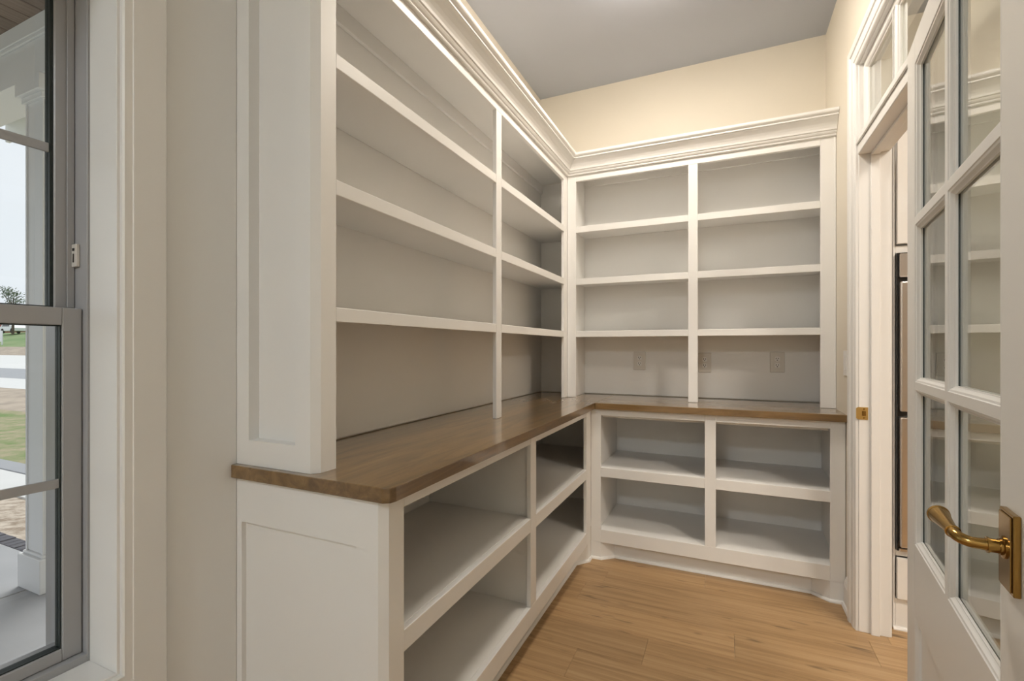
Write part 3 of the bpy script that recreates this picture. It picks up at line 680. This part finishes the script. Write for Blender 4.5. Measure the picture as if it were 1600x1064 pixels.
strip('bare_ground', DIRT, [(5.6, GZ), (7.0, GZ), (8.7, GZ)])
strip('driveway_apron', PALECONC, [(8.7, GZ), (10.35, -0.14)])
strip('road', ROAD, [(10.35, -0.14), (13.2, 0.05)])
strip('far_driveway', PALECONC, [(13.2, 0.05), (16.0, 0.30), (19.5, 0.60)], x0=-110)
strip('far_soil', DIRT, [(19.5, 0.60), (23.5, 1.35)], x0=-140)
strip('far_lawn', FARGRASS, [(23.5, 1.35), (28, 2.4), (34, 3.5), (60, 5.0)], x0=-220, x1=60)
strip('side_lawn', GRASS, [(-60, GZ - 0.1), (-4.0, GZ - 0.05), (1.62, GZ - 0.02)], x0=-60, x1=-6.0)

# distant tree, house, car and board
def tree(x, y, z0, h, r_):
    t_ = thing('tree', (x, y, z0), 'small sparse tree on the far lawn beyond the porch', 'tree')
    rr = random.Random(5)
    m_ = MB(); top = z0 + h
    m_.tube([(x, y, z0), (x + 0.1, y, z0 + h * 0.4), (x, y + 0.05, z0 + h * 0.8)], [0.16, 0.12, 0.05], 8)
    ends = []
    for i in range(12):
        a = rr.uniform(0, 6.28); zs_ = z0 + h * rr.uniform(0.42, 0.75); e_ = Vector((x + math.cos(a) * r_ * rr.uniform(.4, .95), y + math.sin(a) * r_ * rr.uniform(.4, .95), z0 + h * rr.uniform(0.68, 1.0)))
        m_.tube([(x, y, zs_), tuple(e_)], [0.05, 0.015], 6); ends.append(e_)
    m_.build('trunk', BARK, t_)
    m_ = MB()
    for e_ in ends:
        for i in range(38):
            p = e_ + Vector((rr.gauss(0, .32), rr.gauss(0, .32), rr.gauss(0, .26))); q = Vector((rr.uniform(-1, 1), rr.uniform(-1, 1), rr.uniform(-1, 1))).normalized(); u = q.orthogonal() * 0.10; v = q.cross(u)
            m_.bm.faces.new([m_.bm.verts.new(p + k_) for k_ in (u, v * 0.5, -u, -v * 0.5)])
    m_.build('foliage', LEAF, t_)['kind'] = 'stuff'
s_ = 60.0
def far(px, s): return ((-0.40994 + (px - 800) / 742.97 * 0.91211) * s, (0.91211 + (px - 800) / 742.97 * 0.40994) * s)
tx, ty = far(20, 62)
tree(tx, ty, 3.0, 5.9, 1.25)
for i, (px, s, hgt, lab, mat_, wd) in enumerate(((14, 84, 2.4, 'long red house with a grey roof on the horizon', REDBRICK, 12.0),)):
    hx_, hy_ = far(px, s); z_ = 3.7
    hh = thing('house', (hx_, hy_, z_), lab, 'house')
    pbox('wall', hh, mat_, hx_ - wd / 2, hx_ + wd / 2, hy_ - 3, hy_ + 3, z_, z_ + hgt, bev=0)
    rf = MB().prism([(hy_ - 3.5, z_ + hgt), (hy_ + 3.5, z_ + hgt), (hy_, z_ + hgt + 1.1)], hx_ - wd / 2 - 0.4, hx_ + wd / 2 + 0.4, mapf=lambda a, b, h: (h, a, b)).build('roof', SHINGLE, hh)
    for k_ in range(4):
        xw = hx_ - wd / 2 + 1.5 + k_ * 3
        f_ = pbox('window', hh, EXTWHITE, xw - 0.6, xw + 0.6, hy_ - 3.05, hy_ - 3, z_ + 0.9, z_ + 1.9, bev=0)
        pbox('pane', f_, BLACK, xw - 0.5, xw + 0.5, hy_ - 3.06, hy_ - 3.05, z_ + 1.0, z_ + 1.8, bev=0)
cx0, cy0 = far(24, 66)
car = thing('car', (cx0, cy0, 3.25), 'white car parked far away near the red house', 'car')
MB().prism([(-2.1, 0.3), (2.1, 0.3), (2.15, 0.75), (1.3, 0.9), (0.7, 1.4), (-1.1, 1.42), (-1.7, 0.95), (-2.15, 0.85)], -0.85, 0.85, bev=0.05, mapf=lambda a, b, h: (cx0 + a, cy0 + h, 3.25 + b)).build('body', CARPAINT, car)
for dx in (-1.3, 1.35):
    for dy in (-0.8, 0.8):
        MB().tube([(cx0 + dx, cy0 + dy - 0.1, 3.57), (cx0 + dx, cy0 + dy + 0.1, 3.57)], 0.32, 16).build('wheel', TYRE, car)
MB().prism([(0.62, 0.92), (0.62, 1.33), (-1.0, 1.33), (-1.45, 0.95)], -0.87, 0.87, mapf=lambda a, b, h: (cx0 + a, cy0 + h, 3.25 + b)).build('side_window', BLACK, car)
sx, sy = far(-4, 52)
sb = thing('notice_board', (sx, sy, 1.6), 'blank white board standing on the far lawn past the road', 'board')
pbox('board', sb, CARPAINT, sx - 1.1, sx + 1.1, sy - 0.02, sy + 0.02, 1.9, 3.1, bev=0)
for dx in (-0.9, 0.9): pbox('post', sb, CARPAINT, sx + dx - 0.05, sx + dx + 0.05, sy + 0.021, sy + 0.12, 1.4, 3.1, bev=0)
